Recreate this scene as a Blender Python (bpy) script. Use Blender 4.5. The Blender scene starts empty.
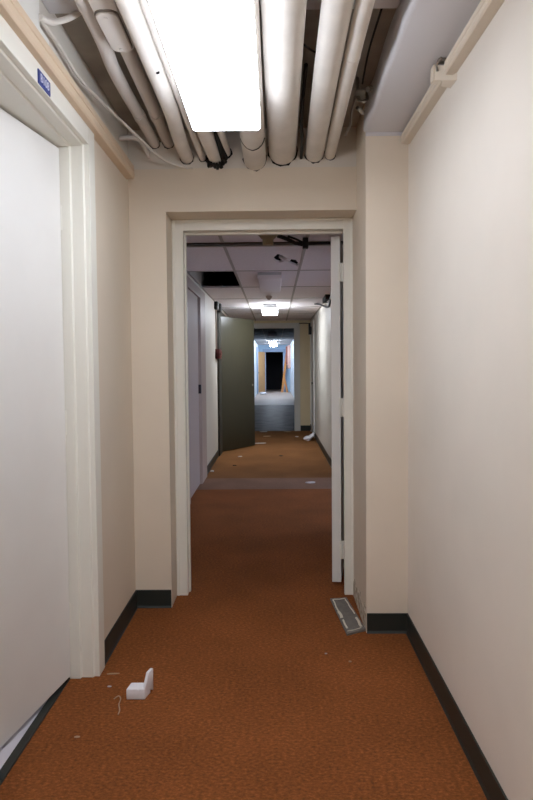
import bpy, bmesh, math, random
from mathutils import Vector, Matrix
random.seed(7)
C = bpy.context.scene.collection
sc = bpy.context.scene

# ------------------------------------------------------------------ camera
F_PX, W_PX, H_PX = 615.0, 533.0, 800.0
pitch, roll, yaw = 0.0426, -0.0087, -0.0127
fw = Vector((math.sin(yaw)*math.cos(pitch), math.cos(yaw)*math.cos(pitch), -math.sin(pitch)))
r0 = Vector((math.cos(yaw), -math.sin(yaw), 0)); u0 = r0.cross(fw)
rr = r0*math.cos(roll) + u0*math.sin(roll)
uu = -r0*math.sin(roll) + u0*math.cos(roll)
cd = bpy.data.cameras.new('camera'); cam = bpy.data.objects.new('camera', cd); C.objects.link(cam)
cd.sensor_fit = 'VERTICAL'; cd.sensor_height = 36.0; cd.lens = 36.0*F_PX/H_PX
cd.shift_x = -0.77/H_PX; cd.shift_y = -7.73/H_PX
cd.clip_start = 0.02; cd.clip_end = 200
m = Matrix((rr, uu, -fw)).transposed().to_4x4(); m.translation = Vector((0, 0, 1.33))
cam.matrix_world = m
sc.camera = cam

# ------------------------------------------------------------------ world, exposure
wd = bpy.data.worlds.new('world'); sc.world = wd; wd.use_nodes = True
wd.node_tree.nodes['Background'].inputs[0].default_value = (0.9, 0.95, 1.0, 1)
wd.node_tree.nodes['Background'].inputs[1].default_value = 0.02
vs = sc.view_settings
vs.view_transform = 'Standard'; vs.look = 'None'; vs.gamma = 1.0; vs.use_curve_mapping = False
vs.exposure = 0.42
LAMP_NEAR = 10.5
FILL_BACK = 21.0
LAMP_MID = 40.0
LAMP_FAR = 46.0
LAMP_ROOM = 40.0
sc.cycles.max_bounces = 10; sc.cycles.diffuse_bounces = 7
sc.cycles.sample_clamp_indirect = 4.0
sc.cycles.use_denoising = True

# ------------------------------------------------------------------ materials
def lin(c):
    return tuple(((v/255.0)/12.92 if v <= 10 else (((v/255.0)+0.055)/1.055)**2.4) for v in c)
def mat(name, rgb, rough=0.6, noise=0.0, scale=8.0, metal=0.0, bump=0.0, bscale=60.0, spec=0.4, rgb2=None, detail=4.0, stretch=None):
    M = bpy.data.materials.new(name); M.use_nodes = True
    nt = M.node_tree; b = nt.nodes['Principled BSDF']
    c = lin(rgb)
    b.inputs['Base Color'].default_value = (*c, 1); b.inputs['Roughness'].default_value = rough
    b.inputs['Metallic'].default_value = metal; b.inputs['Specular IOR Level'].default_value = spec
    tc = nt.nodes.new('ShaderNodeTexCoord'); src = tc.outputs['Object']
    if stretch:
        mp = nt.nodes.new('ShaderNodeMapping'); mp.inputs['Scale'].default_value = stretch
        nt.links.new(src, mp.inputs['Vector']); src = mp.outputs['Vector']
    if noise > 0 or rgb2:
        n = nt.nodes.new('ShaderNodeTexNoise'); n.inputs['Scale'].default_value = scale; n.inputs['Detail'].default_value = detail
        nt.links.new(src, n.inputs['Vector'])
        cr = nt.nodes.new('ShaderNodeValToRGB')
        lo = lin(rgb2) if rgb2 else tuple(v*(1-noise) for v in c)
        cr.color_ramp.elements[0].color = (*lo, 1); cr.color_ramp.elements[1].color = (*c, 1)
        cr.color_ramp.elements[0].position = 0.35; cr.color_ramp.elements[1].position = 0.65
        nt.links.new(n.outputs['Fac'], cr.inputs['Fac']); nt.links.new(cr.outputs['Color'], b.inputs['Base Color'])
    if bump > 0:
        n2 = nt.nodes.new('ShaderNodeTexNoise'); n2.inputs['Scale'].default_value = bscale; n2.inputs['Detail'].default_value = 3
        nt.links.new(src, n2.inputs['Vector'])
        bp = nt.nodes.new('ShaderNodeBump'); bp.inputs['Strength'].default_value = bump; bp.inputs['Distance'].default_value = 0.004
        nt.links.new(n2.outputs['Fac'], bp.inputs['Height']); nt.links.new(bp.outputs['Normal'], b.inputs['Normal'])
    return M
def emit(name, rgb, strength):
    M = bpy.data.materials.new(name); M.use_nodes = True
    b = M.node_tree.nodes['Principled BSDF']
    b.inputs['Base Color'].default_value = (0.8, 0.8, 0.8, 1)
    b.inputs['Emission Color'].default_value = (*lin(rgb), 1); b.inputs['Emission Strength'].default_value = strength
    return M
def wall_mat(name, paint, above, zsplit):
    """painted plaster: one paint below the old ceiling line, another above it"""
    M = mat(name, paint, 0.55, bump=0.08, bscale=35, spec=0.3)
    nt = M.node_tree; b = nt.nodes['Principled BSDF']
    g = nt.nodes.new('ShaderNodeNewGeometry'); s = nt.nodes.new('ShaderNodeSeparateXYZ')
    nt.links.new(g.outputs['Position'], s.inputs[0])
    n = nt.nodes.new('ShaderNodeTexNoise'); n.inputs['Scale'].default_value = 14
    nt.links.new(g.outputs['Position'], n.inputs['Vector'])
    ma = nt.nodes.new('ShaderNodeMath'); ma.operation = 'MULTIPLY_ADD'; ma.inputs[1].default_value = 0.012
    nt.links.new(n.outputs['Fac'], ma.inputs[0]); nt.links.new(s.outputs['Z'], ma.inputs[2])
    gt = nt.nodes.new('ShaderNodeMath'); gt.operation = 'GREATER_THAN'; gt.inputs[1].default_value = zsplit+0.006
    nt.links.new(ma.outputs[0], gt.inputs[0])
    n3 = nt.nodes.new('ShaderNodeTexNoise'); n3.inputs['Scale'].default_value = 1.6; n3.inputs['Detail'].default_value = 5
    nt.links.new(g.outputs['Position'], n3.inputs['Vector'])
    cr = nt.nodes.new('ShaderNodeValToRGB'); p = lin(paint)
    cr.color_ramp.elements[0].color = (*[v*0.95 for v in p], 1); cr.color_ramp.elements[1].color = (*p, 1)
    cr.color_ramp.elements[0].position = 0.4; cr.color_ramp.elements[1].position = 0.6
    nt.links.new(n3.outputs['Fac'], cr.inputs['Fac'])
    mx = nt.nodes.new('ShaderNodeMix'); mx.data_type = 'RGBA'
    nt.links.new(gt.outputs[0], mx.inputs['Factor'])
    nt.links.new(cr.outputs['Color'], mx.inputs['A']); mx.inputs['B'].default_value = (*lin(above), 1)
    nt.links.new(mx.outputs['Result'], b.inputs['Base Color'])
    return M
def carpet_mat(name='carpet', c0=(92, 62, 36), c1=(132, 77, 41), c2=(174, 108, 57)):
    M = mat(name, c1, 0.95, spec=0.1)
    nt = M.node_tree; b = nt.nodes['Principled BSDF']
    g = nt.nodes.new('ShaderNodeNewGeometry')
    mp = nt.nodes.new('ShaderNodeMapping'); mp.inputs['Scale'].default_value = (0.8, 1.2, 1)
    nt.links.new(g.outputs['Position'], mp.inputs['Vector'])
    n = nt.nodes.new('ShaderNodeTexNoise'); n.inputs['Scale'].default_value = 85; n.inputs['Detail'].default_value = 6; n.inputs['Roughness'].default_value = 0.75
    nt.links.new(mp.outputs['Vector'], n.inputs['Vector'])
    cr = nt.nodes.new('ShaderNodeValToRGB'); e = cr.color_ramp.elements
    e[0].position = 0.30; e[0].color = (*lin(c0), 1)
    e[1].position = 0.72; e[1].color = (*lin(c2), 1)
    k = e.new(0.5); k.color = (*lin(c1), 1)
    nt.links.new(n.outputs['Fac'], cr.inputs['Fac'])
    n2 = nt.nodes.new('ShaderNodeTexNoise'); n2.inputs['Scale'].default_value = 2.2; n2.inputs['Detail'].default_value = 5
    nt.links.new(g.outputs['Position'], n2.inputs['Vector'])
    mr = nt.nodes.new('ShaderNodeMapRange'); mr.inputs[1].default_value = 0.3; mr.inputs[2].default_value = 0.7; mr.inputs[3].default_value = 0.82; mr.inputs[4].default_value = 1.08
    nt.links.new(n2.outputs['Fac'], mr.inputs[0])
    mx = nt.nodes.new('ShaderNodeMix'); mx.data_type = 'RGBA'; mx.blend_type = 'MULTIPLY'; mx.inputs['Factor'].default_value = 1
    nt.links.new(cr.outputs['Color'], mx.inputs['A']); nt.links.new(mr.outputs[0], mx.inputs['B'])
    nt.links.new(mx.outputs['Result'], b.inputs['Base Color'])
    bp = nt.nodes.new('ShaderNodeBump'); bp.inputs['Strength'].default_value = 0.5; bp.inputs['Distance'].default_value = 0.004
    nt.links.new(n.outputs['Fac'], bp.inputs['Height']); nt.links.new(bp.outputs['Normal'], b.inputs['Normal'])
    return M
M_wall = wall_mat('cream_wall_paint', (224, 212, 194), (214, 208, 198), 2.392)
M_wallr = wall_mat('pale_cream_wall_paint', (231, 224, 214), (214, 210, 206), 2.47)
M_pier = wall_mat('pier_paint', (224, 212, 195), (224, 212, 195), 2.9)
M_wallb = mat('hall_wall_paint', (212, 206, 194), 0.5, bump=0.06, bscale=30)
M_wallc = mat('blue_white_wall_paint', (212, 222, 230), 0.5)
M_carpet = carpet_mat()
M_carpet2 = carpet_mat('carpet_lit_band', (92, 72, 58), (126, 96, 80), (158, 122, 100))  # greyer carpet: a band of light on the floor, put into the colour
M_carpet3 = carpet_mat('brown_carpet', (90, 62, 38), (124, 84, 50), (158, 110, 66))
M_darktile = mat('dark_polished_tile', (16, 16, 18), 0.45, rgb2=(74, 72, 74), scale=3.5, stretch=(1.0, 1.6, 1), spec=0.02, bump=0.5, bscale=2.0)
M_paletile = mat('pale_tile', (176, 160, 148), 0.5, noise=0.15, scale=3)
M_slab = mat('concrete_slab', (168, 162, 152), 0.9, noise=0.25, scale=5)
M_white = mat('white_gloss_paint', (230, 228, 222), 0.4, bump=0.05, bscale=40)
M_jamb = mat('grey_white_frame_paint', (231, 229, 219), 0.4, bump=0.08, bscale=50)
M_leaf = mat('white_door_paint', (230, 229, 226), 0.45, noise=0.04, scale=3)
M_plaster = mat('white_plaster', (206, 204, 206), 0.6, bump=0.25, bscale=14)
M_pipe = mat('pipe_lagging_paint', (220, 214, 206), 0.5, bump=0.2, bscale=22, noise=0.08, scale=10)
M_pipe2 = mat('grey_pipe_paint', (212, 206, 200), 0.5, bump=0.1, bscale=30)
M_race = mat('tan_raceway', (216, 194, 168), 0.45)
M_racer = mat('cream_raceway', (216, 204, 186), 0.45)
M_base = mat('dark_vinyl_base', (40, 44, 40), 0.45, bump=0.05)
M_tile = mat('ceiling_tile', (244, 236, 236), 0.9, noise=0.06, scale=40, bump=0.2, bscale=120)
M_tbar = mat('ceiling_grid', (182, 174, 166), 0.6)
M_black = mat('black_plastic', (18, 18, 18), 0.5)
M_dark = mat('charred_insulation', (26, 24, 22), 0.9, bump=0.6, bscale=80)
M_metal = mat('dull_steel', (150, 146, 138), 0.35, metal=0.9, bump=0.1)
M_hous = mat('fixture_housing', (205, 205, 205), 0.4)
M_lensoff = mat('unlit_lens', (244, 238, 238), 0.85, spec=0.1)
M_oldoor = mat('olive_metal_door', (52, 49, 35), 0.32, noise=0.12, scale=6, stretch=(6, 6, 0.4), spec=0.5)
M_olframe = mat('dark_olive_frame', (52, 50, 42), 0.5)
M_mauve = mat('mauve_grey_door', (172, 156, 146), 0.6)
M_brown = mat('brown_frame', (168, 148, 134), 0.5)
M_red = mat('red_pull_box', (84, 16, 20), 0.4)
M_wood = mat('pale_wood', (206, 166, 116), 0.6, noise=0.2, scale=8, stretch=(8, 8, 0.6))
M_plank = mat('plank_wood', (204, 140, 78), 0.6, noise=0.2, scale=8, stretch=(8, 8, 0.6))
M_pink = mat('pink_board', (186, 150, 138), 0.7)
M_blue = mat('blue_trim_paint', (150, 174, 204), 0.5)
M_signblue = mat('sign_blue', (40, 58, 132), 0.4)
M_signwhite = mat('sign_white', (214, 218, 236), 0.4)
M_foam = mat('white_foam', (232, 230, 234), 0.8)
M_paper = mat('scrap_paper', (196, 192, 190), 0.8)
M_tanscrap = mat('tan_scrap', (168, 140, 110), 0.9)
M_glue = mat('adhesive', (214, 206, 192), 0.8, rgb2=(150, 132, 108), scale=30)
M_gray = mat('grey_backing', (120, 114, 108), 0.8, noise=0.2, scale=40)
M_roomfloor = mat('white_room_floor', (222, 218, 226), 0.5)
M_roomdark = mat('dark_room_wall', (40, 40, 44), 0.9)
M_steel = mat('strike_plate', (52, 52, 60), 0.35, metal=0.7)
M_lensnear = emit('lit_lens', (236, 243, 255), LAMP_NEAR)
M_fillback = emit('fill_lens_back', (240, 245, 255), FILL_BACK)
M_lensmid = emit('lit_lens_hall', (236, 244, 255), LAMP_MID)
M_lensroom = emit('lit_lens_side_room', (214, 224, 255), LAMP_ROOM)
M_lensfar = emit('lit_lens_far', (226, 238, 255), LAMP_FAR)
M_tube = emit('lit_tube_room', (225, 230, 255), 22.0)

# ------------------------------------------------------------------ helpers
class MB:
    def __init__(s): s.bm = bmesh.new()
    def box(s, x0, x1, y0, y1, z0, z1):
        return s.hexa([(x0,y0,z0),(x1,y0,z0),(x1,y1,z0),(x0,y1,z0),(x0,y0,z1),(x1,y0,z1),(x1,y1,z1),(x0,y1,z1)])
    def hexa(s, p):
        v = [s.bm.verts.new(q) for q in p]
        for f in ((3,2,1,0),(4,5,6,7),(0,1,5,4),(1,2,6,5),(2,3,7,6),(3,0,4,7)): s.bm.faces.new([v[i] for i in f])
        return s
    def prism(s, pts, axis, a, b):
        def P(q, h):
            return (q[0], q[1], h) if axis == 'z' else ((q[0], h, q[1]) if axis == 'y' else (h, q[0], q[1]))
        lo = [s.bm.verts.new(P(q, a)) for q in pts]; hi = [s.bm.verts.new(P(q, b)) for q in pts]
        n = len(pts)
        s.bm.faces.new(lo[::-1]); s.bm.faces.new(hi)
        for i in range(n): s.bm.faces.new((lo[i], lo[(i+1)%n], hi[(i+1)%n], hi[i]))
        return s
    def tube(s, pts, r, n=14, cap=True, wob=0.0):
        pts = [Vector(p) for p in pts]; rs = r if isinstance(r, (list, tuple)) else [r]*len(pts)
        rings = []; t0 = (pts[1]-pts[0]).normalized()
        a = t0.orthogonal().normalized()
        for i, p in enumerate(pts):
            t = (pts[min(i+1, len(pts)-1)] - pts[max(i-1, 0)]).normalized()
            a = (a - t*a.dot(t)).normalized(); b = t.cross(a)
            rings.append([s.bm.verts.new(p + (a*math.cos(2*math.pi*k/n)+b*math.sin(2*math.pi*k/n))*rs[i]*(1+random.uniform(-wob, wob))) for k in range(n)])
        for i in range(len(rings)-1):
            for k in range(n): s.bm.faces.new((rings[i][k], rings[i][(k+1)%n], rings[i+1][(k+1)%n], rings[i+1][k]))
        if cap: s.bm.faces.new(rings[0][::-1]); s.bm.faces.new(rings[-1])
        return s
    def build(s, name, m, parent=None, loc=None, bevel=0, smooth=False, local=False):
        bm = s.bm
        bmesh.ops.recalc_face_normals(bm, faces=bm.faces)
        if bevel:
            bmesh.ops.bevel(bm, geom=[e for e in bm.edges if len(e.link_faces) == 2 and e.calc_face_angle(0) > 0.5], offset=bevel, segments=2, affect='EDGES', profile=0.5)
        base = Vector((0, 0, 0))
        if parent is not None and not local:
            q = parent
            while q is not None: base += q.location; q = q.parent
        elif loc is not None: base = Vector(loc)
        elif parent is None:
            xs = [v.co for v in bm.verts]
            base = Vector(((min(v.x for v in xs)+max(v.x for v in xs))/2, (min(v.y for v in xs)+max(v.y for v in xs))/2, min(v.z for v in xs)))
        if not local:
            for v in bm.verts: v.co -= base
        me = bpy.data.meshes.new(name); bm.to_mesh(me); bm.free(); me.materials.append(m)
        if smooth:
            for p in me.polygons: p.use_smooth = True
            try: me.set_sharp_from_angle(angle=math.radians(40))
            except Exception: pass
        o = bpy.data.objects.new(name, me); C.objects.link(o)
        if parent is not None: o.parent = parent
        elif not local: o.location = base
        return o
def smooth_path(pts, n=8):
    P = [Vector(p) for p in pts]; P = [P[0]*2-P[1]] + P + [P[-1]*2-P[-2]]; out = []
    for i in range(1, len(P)-2):
        for k in range(n):
            t = k/n; a, b, c, d = P[i-1:i+3]
            out.append(0.5*((2*b)+(c-a)*t+(2*a-5*b+4*c-d)*t*t+(3*b-a-3*c+d)*t**3))
    return out+[P[-2]]
def tag(o, label, cat, group=None):
    o['label'] = label; o['category'] = cat
    if group: o['group'] = group
    return o
def thing(name, label, cat, loc, group=None, rotz=0.0):
    o = bpy.data.objects.new(name, None); C.objects.link(o); o.location = loc; o.rotation_euler = (0, 0, rotz)
    o.empty_display_size = 0.1
    return tag(o, label, cat, group)
def struct(name, mb, m, label=None, **k):
    o = mb.build(name, m, **k); o['kind'] = 'structure'
    if label: o['label'] = label
    return o
def sdoor(name, label, loc, rotz=0.0):
    o = bpy.data.objects.new(name, None); C.objects.link(o); o.location = loc; o.rotation_euler = (0, 0, rotz)
    o['kind'] = 'structure'; o['label'] = label; o['category'] = 'door'
    return o
XL, XR = -0.78, 0.65         # near corridor walls
YP, YPIER, YF, YB = 3.345, 3.012, 3.52, 3.66
BL, BR, YE = -0.85, 0.73, 12.55   # hall beyond, up to the second frame
CZ = 2.25
CL, CR, YFAR = -0.86, 0.78, 31.6
TOP = 2.66

# ------------------------------------------------------------------ floors
struct('floor', MB().box(-0.895, 1.0, -3, 6.60, -0.06, 0), M_carpet, 'rust-brown speckled carpet of the corridor')
struct('floor', MB().box(-1.0, 1.0, 6.60, 7.26, -0.06, 0), M_carpet2, 'greyish band of hall carpet with light put into its colour')
struct('floor', MB().box(-1.0, 1.0, 7.26, YE+0.02, -0.06, 0), M_carpet3, 'yellow-brown carpet in the far part of the hall')
struct('floor', MB().box(-1.3, 1.2, YE+0.02, 20.97, -0.06, -0.002), M_darktile, 'dark polished tile floor beyond the second doorway')
struct('floor', MB().box(-1.3, 1.2, 20.97, 36, -0.06, -0.002), M_paletile, 'pale floor at the far end of the corridor')
# ------------------------------------------------------------------ near corridor walls
w = MB()
w.box(-0.95, XL, -3, 1.56, 0, TOP); w.box(-0.95, XL, 2.662, YP, 0, TOP); w.box(-0.95, XL, 1.56, 2.662, 2.30, TOP)
struct('wall_left', w, M_wall, 'cream left wall of the near corridor')
struct('wall_right', MB().box(XR, 0.80, -3, YPIER+0.3, 0, TOP), M_wallr, 'pale cream right wall of the near corridor')
w = MB()
w.box(-1.0, -0.5804, YP, YB, 0, TOP); w.box(-0.5804, 0.4451, YP, YB, 2.164, TOP)
struct('wall_front_right', MB().box(0.4451, 0.9, YPIER, YB, 0, TOP), M_pier, 'cream pier standing forward at the right of the doorway')
struct('wall_front', w, M_wall, 'cream partition wall around the open doorway')
struct('wall_back', MB().box(-1, 0.9, -3.1, -3, 0, TOP), M_wall, 'cream wall behind the viewer')
struct('ceiling', MB().box(-1, 0.9, -3.1, YB, 2.60, 2.72), M_slab, 'bare slab above the pipes')
# plaster soffit on the right with a lumpy edge
w = MB(); n = 46; ys = [-3 + (YPIER+3)*i/n for i in range(n+1)]
rows = []
for i, y in enumerate(ys):
    j = random.uniform(-0.004, 0.004) if y > 1 else 0
    rows.append([w.bm.verts.new(p) for p in ((XR+0.05, y, 2.445), (0.452+j, y, 2.445), (0.441+j, y, 2.452), (0.437+j*1.5, y, 2.464), (0.445+j, y, 2.60), (XR+0.05, y, 2.60))])
for a, b in zip(rows, rows[1:]):
    for k in range(6): w.bm.faces.new((a[k], a[(k+1) % 6], b[(k+1) % 6], b[k]))
w.bm.faces.new(rows[0]); w.bm.faces.new(rows[-1][::-1])
struct('trim_1', w, M_plaster, 'white plaster soffit above the right wall', smooth=True)
struct('trim_2', MB().box(0.4451, XR, YPIER-0.006, YPIER+0.004, 2.430, 2.446), M_plaster, 'thin white edge on top of the pier')
# crossbeam above the pipes
tag(MB().box(XL, 0.44, 1.90, 2.20, 2.567, 2.60).build('crossbeam', M_plaster, bevel=0.006), 'white-painted crossbeam over the pipes', 'beam')

# ------------------------------------------------------------------ baseboards
struct('baseboard_left', MB().prism([(XL-.01, 0), (XL+0.012, 0), (XL+0.006, 0.012), (XL+0.006, 0.098), (XL-.01, 0.1)], 'y', 2.67, YP), M_base)
struct('baseboard_right', MB().prism([(XR+.01, 0), (XR-0.012, 0), (XR-0.006, 0.012), (XR-0.006, 0.098), (XR+.01, 0.1)], 'y', -3, YPIER), M_base)
struct('baseboard_front_left', MB().prism([(YP+.01, 0), (YP-0.012, 0), (YP-0.006, 0.012), (YP-0.006, 0.098), (YP+.01, 0.1)], 'x', XL, -0.583), M_base)
struct('baseboard_front_right', MB().prism([(YPIER+.01, 0), (YPIER-0.012, 0), (YPIER-0.006, 0.012), (YPIER-0.006, 0.098), (YPIER+.01, 0.1)], 'x', 0.447, XR), M_base)

# ------------------------------------------------------------------ left door (door_1) with its stepped steel frame
XF = -0.765
D = sdoor('door_1', 'white door on the left, pushed slightly open into the side room', (-0.84, 2.15, 0))
fr = MB()
prof = [(XF, 2.668), (XF, 2.586), (-0.786, 2.586), (-0.790, 2.577), (-0.838, 2.577), (-0.842, 2.566), (-0.96, 2.566), (-0.96, 2.668)]
fr.prism(prof, 'z', 0, 2.332)
prof2 = [(XF, 1.555), (XF, 1.610), (-0.782, 1.610), (-0.786, 1.622), (-0.837, 1.622), (-0.841, 1.602), (-0.96, 1.602), (-0.96, 1.555)]
fr.prism(prof2, 'z', 0, 2.332)
head = [(XF, 2.332), (XF, 2.256), (-0.786, 2.256), (-0.790, 2.249), (-0.838, 2.249), (-0.842, 2.241), (-0.96, 2.241), (-0.96, 2.332)]
fr.prism(head, 'y', 1.61, 2.586)
fr.build('door_frame', M_jamb, D, bevel=0.002)
th = MB().box(-0.918, -0.886, 1.61, 2.566, -0.01, 0.006).build('threshold', M_base, D)
hx, hy, ang = -0.880, 2.562, math.radians(9.0)
lf = bpy.data.objects.new('door_leaf', None); C.objects.link(lf); lf.parent = D
lf.location = (hx+0.84, hy-2.15, 0); lf.rotation_euler = (0, 0, -ang)
MB().box(-0.045, 0, -0.965, -0.002, 0.018, 2.232).build('panel', M_leaf, lf, bevel=0.002, local=True)
for z in (0.28, 1.1, 1.95):
    MB().tube([(-0.004, 0.006, z-0.05), (-0.004, 0.006, z+0.05)], 0.007, 8).build('hinge', M_jamb, lf, local=True)
# side room behind it
struct('floor', MB().box(-3.2, -0.895, 0.6, 3.3, -0.06, -0.004), M_roomfloor, 'white floor of the side room seen under the left door')
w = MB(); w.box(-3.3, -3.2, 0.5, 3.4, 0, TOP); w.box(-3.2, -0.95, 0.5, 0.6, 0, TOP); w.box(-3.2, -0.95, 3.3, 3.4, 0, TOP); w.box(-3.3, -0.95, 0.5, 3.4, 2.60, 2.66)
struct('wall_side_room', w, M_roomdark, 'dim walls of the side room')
t = thing('ceiling_light', 'tube light in the side room behind the left white door', 'ceiling light', (-2.2, 2.0, 2.40), None)
MB().box(-2.28, -2.12, 1.4, 2.6, 2.52, 2.60).build('housing', M_hous, t)
MB().tube([(-2.2, 1.42, 2.49), (-2.2, 2.58, 2.49)], 0.02, 10).build('tube', M_tube, t)

# room number sign on the header
S = thing('room_sign', 'small blue room number plate with pale characters above the left door', 'sign', (XF, 2.0845, 2.265))
MB().box(XF+0.0002, XF+0.004, 2.035, 2.140, 2.259, 2.304).build('plate', M_signblue, S)
fc = bpy.data.curves.new('number', 'FONT'); fc.body = 'B108'; fc.size = 0.038; fc.extrude = 0.0008; fc.align_x = 'CENTER'; fc.align_y = 'CENTER'
tmp = bpy.data.objects.new('tmp', fc); C.objects.link(tmp)
bpy.context.view_layer.update()
me = bpy.data.meshes.new_from_object(tmp.evaluated_get(bpy.context.evaluated_depsgraph_get())); bpy.data.objects.remove(tmp)
me.materials.clear(); me.materials.append(M_signwhite)
num = bpy.data.objects.new('number', me); C.objects.link(num); num.parent = S
# text runs along +Y seen from the corridor (+X side)
num.matrix_local = Matrix(((0, 0, 1, 0.0048), (1, 0, 0, 0.003), (0, 1, 0, 0.0165), (0, 0, 0, 1)))

# ------------------------------------------------------------------ raceways
R = thing('cable_raceway', 'tan surface raceway running above the left door to the partition', 'raceway', (XL+0.02, 1.0, 2.325))
MB().prism([(XL-0.005, 2.326), (-0.742, 2.328), (-0.736, 2.336), (-0.736, 2.362), (-0.741, 2.366), (-0.736, 2.370), (-0.738, 2.396), (-0.748, 2.402), (XL-0.005, 2.402)], 'y', -3, 3.30).build('channel', M_race, R, bevel=0.0015)
MB().box(XL-0.004, -0.742, 3.298, 3.304, 2.330, 2.398).build('end_cap', M_race, R)
R = thing('cable_raceway', 'cream surface raceway high on the right wall with a box cover', 'raceway', (XR-0.02, 1.0, 2.34))
def sl(y): return 0.03*(y-3.0)
def rsec(y): return [(XR-.0005, y, 2.380+sl(y)), (0.616, y, 2.382+sl(y)), (0.610, y, 2.388+sl(y)), (0.610, y, 2.402+sl(y)), (0.614, y, 2.405+sl(y)), (0.610, y, 2.408+sl(y)), (0.612, y, 2.428+sl(y)), (XR-.0005, y, 2.430+sl(y))]
def race_seg(y0, y1):
    w = MB(); a = [w.bm.verts.new(p) for p in rsec(y0)]; b = [w.bm.verts.new(p) for p in rsec(y1)]
    for k in range(8): w.bm.faces.new((a[k], a[(k+1) % 8], b[(k+1) % 8], b[k]))
    w.bm.faces.new(a); w.bm.faces.new(b[::-1]); return w
race_seg(-3, 2.24).build('channel', M_racer, R)
race_seg(2.30, 2.985).build('channel', M_racer, R)
w = MB()
w.hexa([(0.598,2.325,2.383),(0.652,2.215,2.332),(0.652,2.235,2.332),(0.598,2.345,2.383),(0.600,2.325,2.436),(0.652,2.215,2.374),(0.652,2.235,2.374),(0.600,2.345,2.436)])
w.hexa([(0.594,2.325,2.381),(0.600,2.325,2.381),(0.600,2.37,2.385),(0.594,2.37,2.385),(0.594,2.325,2.437),(0.600,2.325,2.437),(0.600,2.37,2.437),(0.594,2.37,2.437)])
w.hexa([(0.598,2.325,2.380),(0.652,2.215,2.329),(0.652,2.30,2.337),(0.598,2.37,2.384),(0.598,2.325,2.384),(0.652,2.215,2.333),(0.652,2.30,2.341),(0.598,2.37,2.388)])
w.build('box_cover', M_racer, R, bevel=0.001)
MB().box(0.604, 0.632, 2.29, 2.312, 2.43, 2.444).build('clip', M_metal, R, bevel=0.002)
MB().tube([(0.602, 2.30, 2.40), (0.598, 2.30, 2.42), (0.612, 2.28, 2.44)], 0.004, 6).build('wire', M_metal, R)

# ------------------------------------------------------------------ overhead pipes
GP = 'pipes running under the slab'
def ragged(name, x, y, z, r0, r1, parent, m=None):
    w = MB(); n = 22; a = []; b = []
    for k in range(n):
        t = 2*math.pi*k/n; rr_ = r1*(1+random.uniform(-0.06, 0.10)) if math.sin(t) < 0.3 else r1
        a.append((w.bm.verts.new((x+r0*math.cos(t), y, z+r0*math.sin(t))), w.bm.verts.new((x+rr_*math.cos(t), y, z+rr_*math.sin(t)))))
        b.append((w.bm.verts.new((x+r0*math.cos(t), y+0.02, z+r0*math.sin(t))), w.bm.verts.new((x+rr_*math.cos(t), y+0.02, z+rr_*math.sin(t)))))
    for k in range(n):
        l = (k+1) % n
        w.bm.faces.new((a[k][0], a[k][1], a[l][1], a[l][0])); w.bm.faces.new((b[k][0], b[l][0], b[l][1], b[k][1]))
        w.bm.faces.new((a[k][1], b[k][1], b[l][1], a[l][1])); w.bm.faces.new((a[k][0], a[l][0], b[l][0], b[k][0]))
    return w.build(name, m or M_dark, parent)
def pipe(name, label, pts, r, m=M_pipe, bands=(), gap=0.0025, wob=0.0, cat='pipe'):
    P = thing(name, label, cat, (pts[0][0], 1.5, pts[0][2]-r), GP)
    path = smooth_path(pts, 10)
    MB().tube(path, r, 24, wob=wob).build('run', m, P, smooth=True)
    e = pts[-1]
    if gap: ragged('hole_gap', e[0], YP-0.003, e[2], r*0.97, r+gap, P)
    for (y, rad, ln, mm) in bands:
        q = min(path, key=lambda p: abs(p.y-y)); MB().tube([(q.x, y-ln/2, q.z), (q.x, y+ln/2, q.z)], rad, 24).build('band', mm, P, smooth=True)
    return P
ye = YP+0.02
pipe('conduit', 'thin grey-white conduit nearest the left wall', [(-0.617, -1, 2.535), (-0.617, 1.9, 2.535), (-0.640, 2.55, 2.53), (-0.636, 3.0, 2.528), (-0.634, ye, 2.528)], 0.027, M_pipe2, [(2.98, 0.0295, 0.05, M_pipe2)])
Pc = pipe('conduit', 'grey-white conduit with an oval-covered access fitting, second from the left wall', [(-0.548, -1, 2.535), (-0.548, 2.0, 2.535), (-0.552, 2.6, 2.533), (-0.560, ye, 2.531)], 0.0295, M_pipe2, [(2.98, 0.033, 0.05, M_pipe2)])
# access fitting: body, oval cover, screws
def oval(cx, cy, hx_, hy_, n=8):
    pts = []
    for sx, sy, a0 in ((1, 1, 0), (-1, 1, 90), (-1, -1, 180), (1, -1, 270)):
        rr_ = hx_*0.75
        for k in range(n):
            a = math.radians(a0+90*k/(n-1)); pts.append((cx+sx*(hx_-rr_)+rr_*math.cos(a), cy+sy*(hy_-rr_)+rr_*math.sin(a)))
    return pts
fb = MB().prism(oval(-0.545, 2.13, 0.0435, 0.185), 'z', 2.493, 2.565).build('access_fitting', M_pipe2, Pc, bevel=0.010, smooth=True)
MB().prism(oval(-0.545, 2.17, 0.0405, 0.1265), 'z', 2.489, 2.4935).build('gasket', mat('cover_seam', (120, 112, 104), 0.8), Pc)
MB().prism(oval(-0.545, 2.17, 0.037, 0.122), 'z', 2.480, 2.4900).build('oval_cover', M_pipe2, Pc, bevel=0.004, smooth=True)
for y in (2.07, 2.27): MB().tube([(-0.548, y, 2.477), (-0.548, y, 2.482)], 0.006, 10).build('screw', M_pipe2, Pc)
P3 = pipe('overhead_pipe', 'white pipe left of the lit fixture with a slight bend before the wall', [(-0.445, -1, 2.455), (-0.445, 1.8, 2.455), (-0.447, 2.7, 2.455), (-0.456, 2.95, 2.454), (-0.462, 3.15, 2.452), (-0.463, ye, 2.451)], 0.0345)
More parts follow.
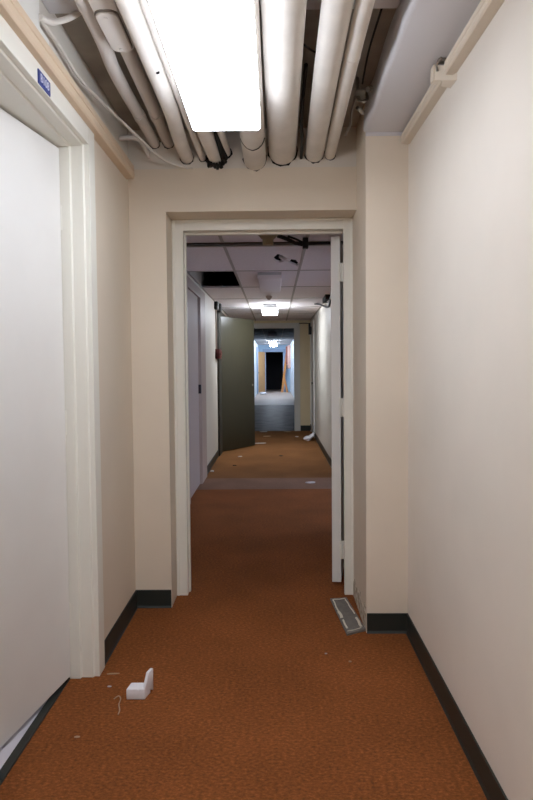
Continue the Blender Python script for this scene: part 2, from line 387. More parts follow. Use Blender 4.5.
MB().tube([(-0.427, 2.33, 2.427), (-0.427, 2.335, 2.424)], 0.007, 8).build('paint_chip', M_dark, P3)
pipe('overhead_pipe', 'thin white pipe just left behind the end of the lit fixture', [(-0.401, 0, 2.462), (-0.393, 2.6, 2.462), (-0.378, ye, 2.445)], 0.016, gap=0.003)
pS = pipe('overhead_pipe', 'white pipe ending in torn black insulation behind the lit fixture', [(-0.345, 0, 2.452), (-0.335, 2.6, 2.452), (-0.310, ye, 2.447)], 0.036, gap=0.012)
w = MB()
for k in range(9):
    a = math.radians(200+k*20); x = -0.306+0.046*math.cos(a); z = 2.447+0.046*math.sin(a)
    w.tube([(x, YP-0.03-random.random()*0.02, z), (x+random.uniform(-.006, .006), YP+0.004, z-random.uniform(0, .012))], [0.008, 0.012], 7, wob=0.3)
w.build('torn_insulation', M_dark, pS)
pT = pipe('overhead_pipe', 'narrow white pipe with black tape right behind the lit fixture', [(-0.262, 0, 2.475), (-0.262, 2.6, 2.475), (-0.248, ye, 2.474)], 0.022, gap=0.008)
w = MB(); w.tube([(-0.276, 3.0, 2.455), (-0.272, 3.2, 2.452), (-0.262, YP+.004, 2.446)], [0.008, 0.014, 0.02], 8, wob=0.25)
w.build('black_tape', M_dark, pT)
P4 = pipe('overhead_pipe', 'thick white pipe with a torn seam beside the right edge of the fixture', [(-0.098, -1, 2.437), (-0.100, 2, 2.437), (-0.098, ye, 2.437)], 0.060)
w = MB(); n = 16; pr_ = None
for k in range(n+1):
    a = math.radians(200+140*k/n); y = 2.98+0.05*math.sin(math.pi*k/n)+random.uniform(-.004, .004)
    p = (-0.097+0.0605*math.cos(a), y, 2.437+0.0605*math.sin(a)); 
    if pr_: w.tube([pr_, p], 0.0032, 5)
    pr_ = p
w.build('torn_seam', M_dark, P4)
pipe('overhead_pipe', 'thickest white lagged pipe right of the lit fixture', [(0.032, -1, 2.478), (0.036, 1.8, 2.478), (0.050, ye, 2.478)], 0.0735)
pipe('overhead_pipe', 'medium white lagged pipe, second from the right soffit', [(0.200, -1, 2.466), (0.204, 1.8, 2.466), (0.221, ye, 2.466)], 0.050)
pipe('overhead_pipe', 'slim cream pipe nearest the right plaster soffit', [(0.284, -1, 2.460), (0.289, 1.8, 2.460), (0.304, ye, 2.458)], 0.029, bands=[(2.3, 0.0302, 0.012, M_pipe)])
# dark cable strung between the two right pipes
tag(MB().tube(smooth_path([(0.10, 2.30, 2.515), (0.14, 2.34, 2.505), (0.17, 2.36, 2.50)], 5), 0.004, 6).build('black_cable', M_black), 'short black cable bridging the thickest and the medium pipe', 'cable')
tag(MB().tube(smooth_path([(0.137, 2.55, 2.55), (0.133, 2.9, 2.49), (0.146, 3.15, 2.46), (0.150, 3.36, 2.44)], 5), 0.008, 6).build('black_cable', M_black), 'black cable dropping between the thickest and the medium pipe', 'cable')
# hanger and wires
Hn = thing('pipe_hanger', 'bent metal pipe hanger with loose wires beside the right soffit', 'pipe hanger', (0.39, 2.75, 2.44))
MB().tube(smooth_path([(0.375, 2.78, 2.60), (0.380, 2.77, 2.52), (0.372, 2.74, 2.49), (0.392, 2.73, 2.475), (0.412, 2.74, 2.49), (0.408, 2.76, 2.53)], 5), 0.007, 8).build('strap', M_metal, Hn, smooth=True)
MB().tube([(0.405, 2.68, 2.505), (0.425, 2.70, 2.520)], 0.011, 6).build('bolt', M_metal, Hn)
MB().tube([(0.378, 2.80, 2.478), (0.408, 2.84, 2.470)], 0.010, 8).build('bolt', M_metal, Hn)
MB().box(0.358, 0.40, 2.69, 2.80, 2.505, 2.515).build('bracket', M_metal, Hn)
MB().tube(smooth_path([(0.362, 2.74, 2.50), (0.356, 2.84, 2.478), (0.362, 2.93, 2.455), (0.350, 3.02, 2.44)], 5), 0.005, 6).build('wire', M_metal, Hn)
MB().tube(smooth_path([(0.385, 2.2, 2.58), (0.375, 2.45, 2.55), (0.380, 2.66, 2.52)], 5), 0.004, 6).build('wire', M_dark, Hn)
# left wall: white box, cables, elbow stub
J = thing('junction_box', 'white box and drop above the left raceway near the top edge', 'junction box', (XL, 1.95, 2.42))
MB().box(XL-0.003, XL+0.022, 1.86, 2.05, 2.41, 2.562).build('body', M_white, J, bevel=0.004)
MB().box(XL-0.003, XL+0.012, 2.05, 2.16, 2.405, 2.46).build('foot', M_white, J, bevel=0.003)
tag(MB().tube(smooth_path([(-0.757, 2.05, 2.47), (-0.757, 2.24, 2.474), (-0.750, 2.45, 2.455), (-0.721, 2.75, 2.467), (-0.648, 3.0, 2.436), (-0.576, 3.2, 2.405), (-0.480, 3.325, 2.396), (-0.432, 3.343, 2.398)], 8), 0.0065, 10).build('white_cable', M_pipe, smooth=True), 'thin white cable drooping from the left box to the partition', 'cable')
tag(MB().tube(smooth_path([(-0.755, 2.04, 2.47), (-0.743, 2.10, 2.487), (-0.720, 2.14, 2.512), (-0.690, 2.18, 2.55), (-0.655, 2.22, 2.602)], 8), 0.0105, 12).build('white_cable', M_pipe, smooth=True), 'thicker white cable looping up from the left box to the slab', 'cable')
tag(MB().tube(smooth_path([(XL, 3.16, 2.49), (-0.71, 3.17, 2.495), (-0.68, 3.20, 2.493), (-0.672, 3.28, 2.475), (-0.668, 3.35, 2.462)], 6), 0.012, 10).build('pipe_stub', M_pipe2, smooth=True), 'short bent white pipe stub in the left corner by the partition', 'pipe')

# ------------------------------------------------------------------ ceiling fixtures
def fixture(label, x0, x1, y0, y1, ztop, zmid, zlow, lens, group='surface ceiling lights'):
    t = thing('ceiling_light', label, 'ceiling light', ((x0+x1)/2, (y0+y1)/2, zlow), group)
    MB().box(x0+0.012, x1-0.012, y0+0.01, y1-0.01, zmid-0.004, ztop).build('housing', M_hous, t, bevel=0.003)
    d = MB().box(x0, x1, y0, y1, zlow, zmid)
    bm = d.bm
    es = [e for e in bm.edges if (e.verts[0].co.z < zlow+1e-4 or e.verts[1].co.z < zlow+1e-4)]
    bmesh.ops.recalc_face_normals(bm, faces=bm.faces)
    bmesh.ops.bevel(bm, geom=es, offset=0.014, segments=3, affect='EDGES', profile=0.5)
    d.build('diffuser', lens, t, smooth=True)
    for y in (y0, y1):
        MB().box(x0+0.004, x1-0.004, y-0.003, y+0.003, zmid-0.006, zmid+0.018).build('end_plate', M_hous, t)
    return t
L = fixture('large lit white ceiling light hanging under the pipes overhead', -0.329, -0.051, 1.345, 2.565, 2.372, 2.338, 2.292, M_lensnear)

fixture('added fill light shaped as a ceiling fixture, unseen behind the viewer', -0.329, -0.051, -1.70, -0.48, 2.372, 2.338, 2.292, M_fillback)  # added out of view to brighten surfaces facing the camera

# ------------------------------------------------------------------ partition door frame and the swung-back leaf (door_2)
D = sdoor('door_2', 'open doorway ahead with a white frame and its leaf folded back on the right', (0, YF, 0))
fr = MB()
jp = [(-0.5804, YF), (-0.575, YF-0.004), (-0.568, YF-0.004), (-0.562, YF), (-0.5165, YF), (-0.5165, 3.575), (-0.508, 3.575), (-0.508, 3.605), (-0.5165, 3.605), (-0.5165, YB+.004), (-0.5804, YB+.004)]
fr.prism(jp, 'z', 0, 2.162)
jr = [(0.4451+.008, YF), (0.447, YF-0.004), (0.440, YF-0.004), (0.434, YF), (0.3944, YF), (0.3944, 3.548), (0.432, 3.548), (0.432, YB+.004), (0.4451+.008, YB+.004)]
fr.prism(jr, 'z', 0, 2.162)
hp = [(YF, 2.164), (YF-0.004, 2.160), (YF-0.004, 2.154), (YF, 2.148), (YF, 2.102), (3.575, 2.102), (3.575, 2.089), (3.605, 2.089), (3.605, 2.102), (YB+.004, 2.102), (YB+.004, 2.164)]
fr.prism(hp, 'x', -0.5165, 0.3944)
fr.build('door_frame', M_jamb, D, bevel=0.0015)
lf = bpy.data.objects.new('door_leaf', None); C.objects.link(lf); lf.parent = D
lf.location = (0.392, 3.672-YF, 0); lf.rotation_euler = (0, 0, math.radians(-9))
MB().box(-0.056, -0.001, 0.0, 0.90, 0.02, 2.092).build('panel', M_leaf, lf, bevel=0.002, local=True)
for z in (0.22, 1.08, 1.88):
    w = MB(); w.box(-0.01, 0.036, -0.006, -0.002, z-0.055, z+0.055); w.tube([(0.0, -0.006, z-0.055), (0.0, -0.006, z+0.055)], 0.007, 8)
    w.build('hinge', M_jamb, lf, local=True)
MB().box(-0.045, -0.02, -0.0015, 0.001, 0.90, 1.0).build('edge_plate', M_leaf, lf, local=True)
# adhesive left where the baseboard came off the pier side
w = MB().box(0.4435, 0.449, YPIER+0.012, YF-0.006, 0.0, 0.085)
for k in range(46):
    y = YPIER+0.01+random.random()*0.46; z = random.random()**1.4*0.11; s_ = random.uniform(.008, .024)
    w.box(0.4451-random.uniform(.001, .004), 0.449, y, y+s_*1.6, z, z+s_)
struct('trim_3', w, M_glue, 'bare adhesive patches at the foot of the pier side')

# ------------------------------------------------------------------ hall beyond: walls
w = MB()
w.box(-1.0, BL, YB, 5.92, 0, TOP); w.box(-1.0, BL, 6.92, 9.46, 0, TOP); w.box(-1.0, BL, 10.38, YE, 0, TOP)
w.box(-1.0, BL, 5.92, 6.92, 2.14, TOP); w.box(-1.0, BL, 9.46, 10.38, 2.14, TOP)
struct('wall_left_far', w, M_wallb, 'pale left wall of the hall beyond')
w = MB(); w.box(BR, 0.95, YB, 5.02, 0, TOP); w.box(BR, 0.95, 5.02, 7.22, 2.1, TOP); w.box(BR, 0.95, 7.22, 11.45, 0, TOP); w.box(BR, 0.95, 12.38, YE, 0, TOP); w.box(BR, 0.95, 11.45, 12.38, 2.12, TOP)
struct('wall_right_far', w, M_wallb, 'pale right wall of the hall beyond')
w = MB()
w.box(-1.3, -0.52, YE, YE+0.14, 0, TOP); w.box(0.395, 1.2, YE, YE+0.14, 0, TOP); w.box(-0.52, 0.395, YE, YE+0.14, 2.10, TOP)
struct('wall_front_far', w, wall_mat('yellowed_wall_paint', (222, 208, 172), (222, 208, 172), 5), 'yellowish wall around the second doorway')
struct('baseboard_left_far', MB().box(BL, BL+0.008, 7.40, 9.2, 0, 0.1), M_base)
struct('baseboard_left_far', MB().box(BL, BL+0.008, YB, 5.86, 0, 0.1), M_base)
struct('baseboard_right_far', MB().box(BR-0.008, BR, 7.24, 11.38, 0, 0.1), M_base)
w = MB(); w.box(6.6, 6.7, 4.0, 8.2, 0, TOP); w.box(0.95, 6.6, 4.0, 4.1, 0, TOP); w.box(0.95, 6.6, 8.1, 8.2, 0, TOP); w.box(1.2, 6.6, 4.0, 8.2, 2.5, 2.6)
struct('wall_right_room', w, M_wallc, 'pale walls of the lit side room right of the hall')
struct('floor', MB().box(1.0, 6.7, 4.0, 8.2, -0.06, -0.002), M_paletile, 'pale floor of the lit side room')
struct('baseboard_front_far', MB().box(0.515, BR, YE-0.008, YE, 0, 0.11), M_base)
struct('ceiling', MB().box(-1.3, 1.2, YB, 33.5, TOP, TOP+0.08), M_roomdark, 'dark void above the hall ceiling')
# suspended ceiling: tiles with one missing and one torn
cols = [(BL, -0.38), (-0.38, 0.24), (0.24, BR)]
yr = [YB, 4.75, 5.97, 7.19, 8.41, 9.63, 10.85, 12.07, YE]
w = MB(); g = 0.006
hole = [(-0.01, 5.30), (0.03, 5.10), (0.07, 5.17), (0.12, 5.33), (0.19, 5.40), (0.228, 5.62), (0.205, 5.70), (0.15, 5.56), (0.09, 5.46), (0.05, 5.52), (0.015, 5.45)]
for j in range(len(yr)-1):
    for i, (a, b) in enumerate(cols):
        if i == 0 and j == 2: continue
        if i == 1 and j == 1:
            o = [(a+g, yr[j]+g), (b-g, yr[j]+g), (b-g, yr[j+1]-g), (a+g, yr[j+1]-g)]
            t2 = bmesh.new(); E_ = []
            for loop in (o, hole):
                vs_ = [t2.verts.new((p[0], p[1], CZ)) for p in loop]
                E_ += [t2.edges.new((vs_[k], vs_[(k+1) % len(vs_)])) for k in range(len(vs_))]
            bmesh.ops.triangle_fill(t2, use_beauty=True, edges=E_)
            ret = bmesh.ops.extrude_face_region(t2, geom=list(t2.faces))
            bmesh.ops.translate(t2, vec=(0, 0, 0.016), verts=[v for v in ret['geom'] if isinstance(v, bmesh.types.BMVert)])
            bmesh.ops.recalc_face_normals(t2, faces=t2.faces)
            tm = bpy.data.meshes.new('t'); t2.to_mesh(tm); t2.free(); w.bm.from_mesh(tm); bpy.data.meshes.remove(tm)
            continue
        w.box(a+g, b-g, yr[j]+g, yr[j+1]-g, CZ, CZ+0.016)
struct('ceiling', w, M_tile, 'suspended tile ceiling of the hall with a missing tile and a torn tile')
w = MB()
for x in (-0.38, 0.24): w.box(x-0.012, x+0.012, YB, YE, CZ-0.004, CZ+0.03)
for y in yr[1:-1]: w.box(BL, BR, y-0.012, y+0.012, CZ-0.004, CZ+0.002)
w.box(BL, BL+0.02, YB, YE, CZ-0.004, CZ+0.002); w.box(BR-0.02, BR, YB, YE, CZ-0.004, CZ+0.002)
struct('trim_4', w, M_tbar, 'metal grid of the hall ceiling')
struct('trim_5', MB().box(BL, BR, 4.60, 4.68, CZ-0.012, CZ-0.002), mat('dark_bar', (74, 66, 56), 0.7), 'dark cross bar under the first ceiling tiles')
tag(MB().tube(smooth_path([(0.05, 5.36, CZ+0.03), (0.08, 5.32, CZ+0.004), (0.115, 5.36, CZ-0.002), (0.14, 5.44, CZ+0.03)], 4), [0.008]+[0.02]*11+[0.01], 9, wob=0.2).build('torn_tile_scrap', M_tile), 'pale scrap hanging in the torn ceiling tile', 'scrap')
# canopy and cable bundle near the doorway
cn = MB().tube([(-0.04, 4.25, CZ), (-0.04, 4.25, CZ-0.012), (-0.04, 4.25, CZ-0.05), (-0.04, 4.25, CZ-0.055), (-0.04, 4.25, CZ-0.095)], [0.088, 0.08, 0.045, 0.038, 0.036], 18)
tag(cn.build('ceiling_canopy', mat('tan_canopy', (150, 136, 108), 0.6), smooth=True), 'tan bell-shaped canopy on the ceiling just past the doorway', 'canopy')
K = thing('cable_bundle', 'black cable bundle with a connector along the ceiling past the doorway', 'cable', (0.2, 4.4, 2.2))
MB().tube(smooth_path([(0.03, 4.33, 2.235), (0.09, 4.38, 2.225), (0.15, 4.42, 2.205), (0.22, 4.43, 2.19)], 6), 0.014, 8, wob=0.15).build('cable', M_black, K)
MB().tube(smooth_path([(0.10, 4.36, 2.238), (0.16, 4.40, 2.225), (0.22, 4.43, 2.20)], 6), 0.008, 8).build('cable', M_black, K)
MB().tube(smooth_path([(0.22, 4.43, 2.195), (0.32, 4.43, 2.20), (0.50, 4.42, 2.205), (BR, 4.40, 2.21)], 6), 0.010, 8).build('cable', M_black, K)
MB().box(0.205, 0.245, 4.40, 4.46, 2.165, 2.240).build('connector', M_black, K, bevel=0.005)
# dangling dark cables at the right wall / ceiling corner
K = thing('cable_bundle', 'dark cables dangling at the ceiling edge of the right hall wall', 'cable', (0.69, 8.2, 2.1))
MB().tube(smooth_path([(0.60, 9.2, 2.25), (0.66, 9.0, 2.22), (0.70, 8.6, 2.15), (0.715, 8.2, 2.11), (0.71, 7.9, 2.14), (0.71, 7.6, 2.25)], 6), 0.014, 8).build('cable', M_black, K)
MB().tube(smooth_path([(0.70, 8.7, 2.25), (0.72, 8.3, 2.19), (0.71, 7.8, 2.17), (0.70, 7.4, 2.25)], 6), 0.012, 8).build('cable', M_brown, K)
MB().box(0.66, BR, 8.0, 8.5, 2.19, 2.25).build('bracket', M_dark, K, bevel=0.004)
# hall fixtures
fixture('unlit square ceiling light in the dim middle of the hall', -0.165, 0.075, 6.08, 7.16, CZ-0.004, CZ-0.02, CZ-0.065, M_lensoff)
fixture('lit ceiling light in the hall before the second doorway', -0.185, 0.048, 9.12, 9.78, CZ-0.004, CZ-0.058, CZ-0.118, M_lensmid)
sp = MB().tube([(-0.07, 8.1, CZ-0.004), (-0.07, 8.1, CZ-0.02), (-0.07, 8.1, CZ-0.04), (-0.07, 8.1, CZ-0.055)], [0.045, 0.042, 0.028, 0.014], 14)
tag(sp.build('smoke_detector', M_brown, smooth=True), 'small brown cone-shaped detector on the ceiling between the two hall lights', 'detector')

fixture('lit ceiling light in the side room right of the hall', 4.6, 5.2, 5.4, 6.7, 2.5, 2.44, 2.36, M_lensroom)
# left hall door (door_3)
D = sdoor('door_3', 'closed mauve-grey door in the left hall wall', (BL, 6.42, 0))
w = MB()
w.prism([(BL-0.1, 5.82), (BL+0.022, 5.82), (BL+0.022, 5.92), (BL-0.02, 5.92), (BL-0.06, 5.94), (BL-0.1, 5.94)], 'z', 0, 2.2)
w.build('door_frame', M_brown, D)
w = MB()
w.prism([(BL-0.1, 6.86), (BL-0.06, 6.86), (BL-0.004, 6.90), (BL+0.022, 6.92), (BL+0.022, 7.38), (BL-0.1, 7.38)], 'z', 0, 2.2)
w.box(BL-0.1, BL+0.022, 5.92, 6.92, 2.10, 2.2)
w.build('door_frame', M_brown, D, bevel=0.004)
MB().box(BL-0.05, BL-0.004, 5.94, 6.86, 0.01, 2.10).build('door_leaf', M_mauve, D)
MB().box(BL-0.02, BL+0.025, 6.84, 6.90, 1.03, 1.13).build('strike_plate', M_steel, D, bevel=0.002)
MB().box(BL-0.026, BL-0.018, 6.05, 6.2, 1.3, 1.45).build('plate', M_brown, D)

# olive metal door, standing open into the hall (door_4)
D = sdoor('door_4', 'olive metal door standing open into the hall on the left', (-0.865, 9.46, 0))
w = MB(); w.box(BL-0.1, BL+0.03, 9.06, 9.45, 0, 2.18); w.box(BL-0.1, BL+0.03, 10.38, 10.46, 0, 2.18); w.box(BL-0.1, BL+0.03, 9.46, 10.38, 2.10, 2.18)
w.build('door_frame', M_olframe, D, bevel=0.003)
lf = bpy.data.objects.new('door_leaf', None); C.objects.link(lf); lf.parent = D
lf.location = (0.03, 0.02, 0); lf.rotation_euler = (0, 0, math.atan2(0.745, 0.50))
MB().box(0, 0.885, -0.0, 0.045, 0.012, 2.098).build('panel', M_oldoor, lf, bevel=0.002, local=True)
MB().tube([(0.83, -0.004, 1.02), (0.83, -0.0, 1.02)], 0.02, 12).build('lock_cover', M_metal, lf, local=True)
for z in (0.25, 1.05, 1.85):
    MB().tube([(-0.008, -0.004, z-0.06), (-0.008, -0.004, z+0.06)], 0.010, 8).build('hinge', M_black, lf, local=True)
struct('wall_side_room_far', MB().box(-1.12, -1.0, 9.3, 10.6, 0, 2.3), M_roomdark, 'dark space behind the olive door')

# fire alarm devices on the left hall wall
A = thing('fire_alarm', 'dark alarm horn high on the left wall before the olive door', 'alarm', (BL, 8.9, 2.14))
MB().box(BL, BL+0.05, 8.72, 8.92, 2.14, 2.30).build('horn', M_black, A, bevel=0.01)
MB().box(BL, BL+0.07, 9.02, 9.18, 2.12, 2.29).build('strobe', M_black, A, bevel=0.012)
MB().tube([(BL+0.012, 8.86, 2.14), (BL+0.012, 8.86, 1.58)], 0.011, 8).build('conduit', M_brown, A)
A = thing('pull_station', 'dark red pull box on the left wall below the alarm horn', 'pull station', (BL, 9.0, 1.45))
MB().box(BL, BL+0.06, 8.80, 9.16, 1.44, 1.58).build('body', M_red, A, bevel=0.006)
MB().box(BL+0.06, BL+0.07, 8.86, 9.10, 1.49, 1.53).build('handle', M_red, A)

# second doorway frame (window_trim) and right hall door (door_5)
w = MB()
w.box(0.395, 0.512, YE-0.02, YE+0.15, 0, 2.20); w.box(-0.637, -0.52, YE-0.02, YE+0.15, 0, 2.20); w.box(-0.52, 0.395, YE-0.02, YE+0.15, 2.095, 2.20)
struct('trim_6', w, mat('white_casing', (206, 206, 200), 0.45), 'white casing of the second doorway', bevel=0.004)
D = sdoor('door_5', 'white door in the right hall wall beside the second doorway', (BR, 11.9, 0))
w = MB(); w.box(BR-0.02, BR+0.1, 11.38, 11.46, 0, 2.18); w.box(BR-0.02, BR+0.1, 12.37, 12.45, 0, 2.18); w.box(BR-0.02, BR+0.1, 11.46, 12.37, 2.10, 2.18)
w.build('door_frame', M_white, D, bevel=0.003)
MB().box(BR+0.0, BR+0.045, 11.46, 12.37, 0.012, 2.10).build('door_leaf', M_leaf, D)
MB().tube([(BR, 11.55, 1.0), (BR-0.05, 11.55, 1.0)], [0.014, 0.026], 12).build('knob', M_metal, D)
A = thing('door_closer', 'dark door closer with a thin arm at the top right of the second doorway', 'door closer', (0.70, 12.3, 1.95))
MB().box(0.675, BR-0.001, 12.16, 12.36, 1.95, 2.17).build('body', M_black, A, bevel=0.01)
MB().tube([(0.70, 12.30, 2.17), (0.60, 12.42, 2.185), (0.50, 12.52, 2.19)], 0.009, 6).build('arm', M_black, A)
MB().box(BR-0.03, BR-0.021, 12.2, 12.34, 0.05, 0.16).build('kick_holder', M_black, A)

# ------------------------------------------------------------------ far corridor (beyond the second doorway)
ZC = 2.42
struct('wall_left_end', MB().box(-1.3, CL, YE+0.14, 33, 0, TOP), M_wallc, 'pale blue left wall of the farthest corridor')
struct('wall_right_end', MB().box(CR, 1.2, YE+0.14, 33, 0, TOP), M_wallc, 'pale blue right wall of the farthest corridor')
w = MB(); w.box(-1.3, -0.46, YFAR, YFAR+0.12, 0, TOP); w.box(0.42, 1.2, YFAR, YFAR+0.12, 0, TOP); w.box(-0.46, 0.42, YFAR, YFAR+0.12, 2.06, TOP)
struct('wall_front_end', w, mat('pale_blue_end_wall', (176, 206, 228), 0.6), 'pale blue wall at the far end')
w = MB(); w.box(-0.62, -0.46, YFAR-0.03, YFAR+0.13, 0, 2.2); w.box(0.42, 0.56, YFAR-0.03, YFAR+0.13, 0, 2.2); w.box(-0.46, 0.42, YFAR-0.03, YFAR+0.13, 2.05, 2.2)
struct('trim_7', w, M_blue, 'blue casing of the farthest doorway')
struct('trim_8', MB().box(CL, CL+0.03, 29.2, 31.5, 0, 2.25), M_blue, 'blue trim on the left at the far end')
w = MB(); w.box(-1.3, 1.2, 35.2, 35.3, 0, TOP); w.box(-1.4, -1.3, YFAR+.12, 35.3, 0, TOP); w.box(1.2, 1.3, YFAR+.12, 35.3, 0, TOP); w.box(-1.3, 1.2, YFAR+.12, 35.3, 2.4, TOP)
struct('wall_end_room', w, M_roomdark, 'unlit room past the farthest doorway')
w = MB()
for j in range(16):
    y0 = YE+0.14+1.22*j; y1 = min(y0+1.22, YFAR)
    if y0 >= YFAR: break
    for a, b in ((CL, -0.36), (-0.36, 0.26), (0.26, CR)): w.box(a+g, b-g, y0+g, y1-g, ZC, ZC+0.016)
struct('ceiling', w, mat('grey_ceiling_tile', (150, 150, 152), 0.9), 'tile ceiling of the farthest corridor')
w = MB()
for x in (-0.36, 0.26): w.box(x-0.012, x+0.012, YE+.14, YFAR, ZC-0.006, ZC+0.02)
for k in range(1, 16): w.box(CL, CR, YE+.14+1.22*k-0.015, YE+.14+1.22*k+0.015, ZC-0.006, ZC+0.002)
struct('trim_9', w, M_tbar, 'metal grid of the farthest ceiling')
fixture('unlit ceiling light just past the second doorway', -0.2, 0.06, 19.5, 20.7, ZC-0.006, ZC-0.06, ZC-0.13, M_lensoff)
fixture('nearer lit light in the farthest corridor', -0.22, 0.08, 26.0, 26.6, ZC-0.006, ZC-0.05, ZC-0.12, M_lensfar)
fixture('farther lit light in the farthest corridor', -0.24, 0.10, 29.6, 30.2, ZC-0.006, ZC-0.05, ZC-0.14, M_lensfar)
D = sdoor('door_6', 'pale wooden door ajar beside the farthest dark doorway', (-0.50, YFAR-0.05, 0), math.radians(245))
MB().box(0, 0.86, -0.045, 0, 0.012, 2.05).build('door_leaf', M_wood, D, local=True)
MB().tube([(0.80, 0.0, 1.0), (0.80, 0.05, 1.0)], [0.014, 0.028], 10).build('knob', M_metal, D, local=True)
tag(MB().hexa([(0.30,31.1,0),(0.42,31.1,0),(0.42,31.14,0),(0.30,31.14,0),(0.56,31.5,1.98),(0.68,31.5,1.98),(0.68,31.54,1.98),(0.56,31.54,1.98)]).build('leaning_plank', M_plank), 'long orange plank leaning right of the farthest dark doorway', 'plank')
tag(MB().hexa([(0.57,30.9,0),(0.67,30.9,0),(0.67,30.94,0),(0.57,30.94,0),(0.40,31.04,0.8),(0.50,31.04,0.8),(0.50,31.08,0.8),(0.40,31.08,0.8)]).build('leaning_plank', M_plank), 'short orange plank crossed against the long leaning plank', 'plank')
A = thing('wall_cabinet', 'pinkish open wall cabinet high on the right at the far end', 'cabinet', (CR, 30.6, 1.2))
MB().box(CR-0.15, CR, 30.2, 31.2, 1.20, 2.35).build('body', M_pink, A)
MB().box(CR-0.22, CR-0.152, 30.5, 31.2, 1.40, 2.30).build('door', mat('dark_red_board', (120, 74, 66), 0.7), A)

# ------------------------------------------------------------------ loose things on the floor
# white L-shaped foam corner block
w = MB()
w.prism([(-0.606, 2.400), (-0.531, 2.400), (-0.518, 2.455), (-0.598, 2.455)], 'z', 0.0, 0.043)
w.hexa([(-0.543,2.412,0.038),(-0.531,2.400,0.038),(-0.511,2.475,0.0),(-0.526,2.478,0.0),(-0.533,2.438,0.094),(-0.519,2.434,0.094),(-0.509,2.472,0.094),(-0.523,2.476,0.094)])
w.box(-0.562, -0.554, 2.3965, 2.402, 0.033, 0.042)
fo = w.build('foam_block', M_foam, bevel=0.004, smooth=True); fo.rotation_euler = (0, 0, 0)
tag(fo, 'white L-shaped foam block on the carpet by the left door frame', 'foam block')
# loose vinyl baseboard strip, grey adhesive back upwards
S = thing('loose_baseboard', 'loose baseboard strip lying back side up at the foot of the pier', 'baseboard strip', (0.37, 3.2, 0))
a, b, c_, d_ = Vector((0.303, 3.446)), Vector((0.398, 3.46)), Vector((0.444, 3.03)), Vector((0.344, 2.976))
MB().hexa([(a.x,a.y,.001),(b.x,b.y,.001),(c_.x,c_.y,.001),(d_.x,d_.y,.001),(a.x,a.y,.008),(b.x,b.y,.008),(c_.x,c_.y,.012),(d_.x,d_.y,.010)]).build('strip', M_gray, S)
w = MB()
def q(u, v, h=0.0):  # u along, v across
    p = (a*(1-v)+b*v)*(1-u) + (d_*(1-v)+c_*v)*u
    return (p.x, p.y, 0.0085+0.003*u+h)
def smear(pts, wd_):
    for (u0, v0), (u1, v1) in zip(pts, pts[1:]):
        w.hexa([q(u0, v0-wd_), q(u1, v1-wd_), q(u1, v1+wd_), q(u0, v0+wd_), q(u0, v0-wd_*.6, .004), q(u1, v1-wd_*.6, .004), q(u1, v1+wd_*.6, .004), q(u0, v0+wd_*.6, .004)])
smear([(0.06, .12), (.15, .14), (.28, .10), (.4, .12)], .04)
smear([(.42, .12), (.52, .16), (.60, .12)], .08); smear([(.66, .14), (.78, .12), (.88, .14)], .05)
smear([(.08, .84), (.2, .88), (.32, .86), (.45, .90), (.55, .9)], .035)
smear([(.66, .86), (.76, .88), (.86, .84), (.92, .86)], .07); smear([(.05, .2), (.06, .5), (.04, .85)], .05)
smear([(.95, .1), (.96, .4), (.95, .8)], .03)
w.build('adhesive_smears', mat('cream_adhesive', (216, 210, 196), 0.8), S)
# scraps
def scrap(name, label, x, y, sx, sy, rot, m, cat='scrap', h=0.006, group='scraps on the carpet'):
    w = MB(); n = 7; pts = []
    for k in range(n):
        t = 2*math.pi*k/n; r_ = random.uniform(.75, 1.1)
        pts.append((sx*r_*math.cos(t), sy*r_*math.sin(t)))
    ca, sa = math.cos(rot), math.sin(rot)
    P = [(x+p[0]*ca-p[1]*sa, y+p[0]*sa+p[1]*ca) for p in pts]
    lo = [w.bm.verts.new((p[0], p[1], 0.0008)) for p in P]; hi = [w.bm.verts.new((p[0], p[1], h*random.uniform(.3, 1.4)+0.002)) for p in P]
    c0 = w.bm.verts.new((x, y, h*1.3+0.002)); c1 = w.bm.verts.new((x, y, 0.0008))
    for k in range(n):
        l = (k+1) % n
        w.bm.faces.new((lo[k], lo[l], hi[l], hi[k])); w.bm.faces.new((hi[k], hi[l], c0)); w.bm.faces.new((lo[l], lo[k], c1))
    return tag(w.build(name, m), label, cat, group)
scrap('paper_scrap', 'white paper scrap alone on the dim hall carpet near the right wall', 0.39, 6.95, .07, .045, .2, M_paper)
scrap('paper_scrap', 'white paper strip by the free edge of the olive door', -0.27, 10.55, .12, .045, .1, M_paper)
scrap('paper_scrap', 'small pale scrap at the foot of the left hall wall', -0.81, 7.75, .025, .05, .1, M_paper)
scrap('paper_scrap', 'faint pale scrap in front of the olive door', -0.52, 9.0, .035, .025, .4, M_paper)
scrap('paper_scrap', 'pale scrap on the carpet left of the second threshold', -0.25, 12.4, .09, .03, 0, M_paper)
scrap('paper_scrap', 'pale scrap on the carpet right of the second threshold', 0.24, 12.35, .08, .06, 0, M_tanscrap)
scrap('paper_scrap', 'tan scrap in the hall past the olive door', -0.16, 11.6, .08, .06, .3, M_tanscrap)
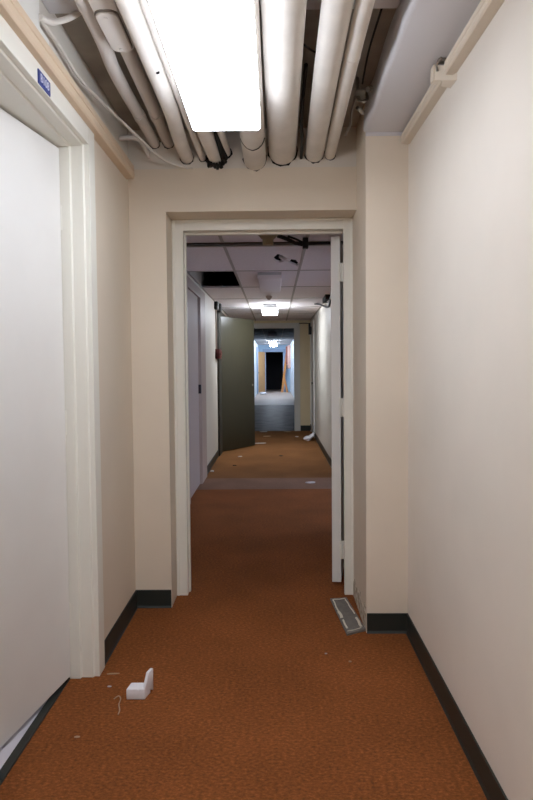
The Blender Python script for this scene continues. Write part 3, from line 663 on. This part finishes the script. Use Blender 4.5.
scrap('paper_scrap', 'small white scrap before the crumpled white bag', 0.40, 11.5, .035, .04, .3, M_paper)
scrap('leaf_scrap', 'dark flat scrap in the middle of the hall carpet', 0.08, 9.05, .035, .03, 0, M_dark)
scrap('leaf_scrap', 'dark flat scrap left on the hall carpet', -0.55, 8.2, .03, .03, 0, M_dark)
scrap('wood_splinter', 'pale splinter at the foot of the left door frame', -0.715, 2.605, .028, .004, .1, M_tanscrap, h=.003)
scrap('paint_flake', 'pair of paint flakes on the carpet under the left door frame', -0.70, 2.50, .009, .004, .1, M_paper, h=.002)
scrap('paint_flake', 'pale flake on the carpet near the left door edge', -0.722, 2.150, .012, .004, .1, M_tanscrap, h=.002)
scrap('paint_flake', 'pale flake left of the loose baseboard strip', 0.225, 2.787, .006, .004, .1, M_paper, h=.002)
scrap('paint_flake', 'pale flake on the carpet in front of the pier', 0.327, 2.71, .008, .006, .1, M_tanscrap, h=.002)
tag(MB().tube(smooth_path([(-0.655, 2.40, .004), (-0.640, 2.415, .008), (-0.628, 2.40, .004), (-0.625, 2.36, .004), (-0.612, 2.32, .004), (-0.610, 2.29, .004)], 5), 0.0025, 6).build('string_scrap', M_tanscrap), 'curled pale string scrap in front of the foam block', 'string')
# crumpled white bag by the right hall wall
w = MB()
bmesh.ops.create_icosphere(w.bm, subdivisions=3, radius=1)
for v in w.bm.verts:
    k = 1+random.uniform(-.14, .14); v.co = Vector((0.60+v.co.x*0.095*k, 10.95+v.co.y*0.15*k, max(0.001, 0.035+v.co.z*0.045*k + max(0, v.co.x)*0.09)))
tag(w.build('crumpled_bag', M_foam, smooth=True), 'crumpled white bag on the carpet against the right hall wall', 'bag')
w = MB()
bmesh.ops.create_icosphere(w.bm, subdivisions=2, radius=1)
for v in w.bm.verts:
    k = 1+random.uniform(-.14, .14); v.co = Vector((-0.55+v.co.x*0.17*k, 29.2+v.co.y*0.5*k, max(0.001, 0.04+v.co.z*0.06*k)))
tag(w.build('crumpled_bag', M_foam, smooth=True), 'white litter heap on the floor before the wooden door at the far end', 'litter')
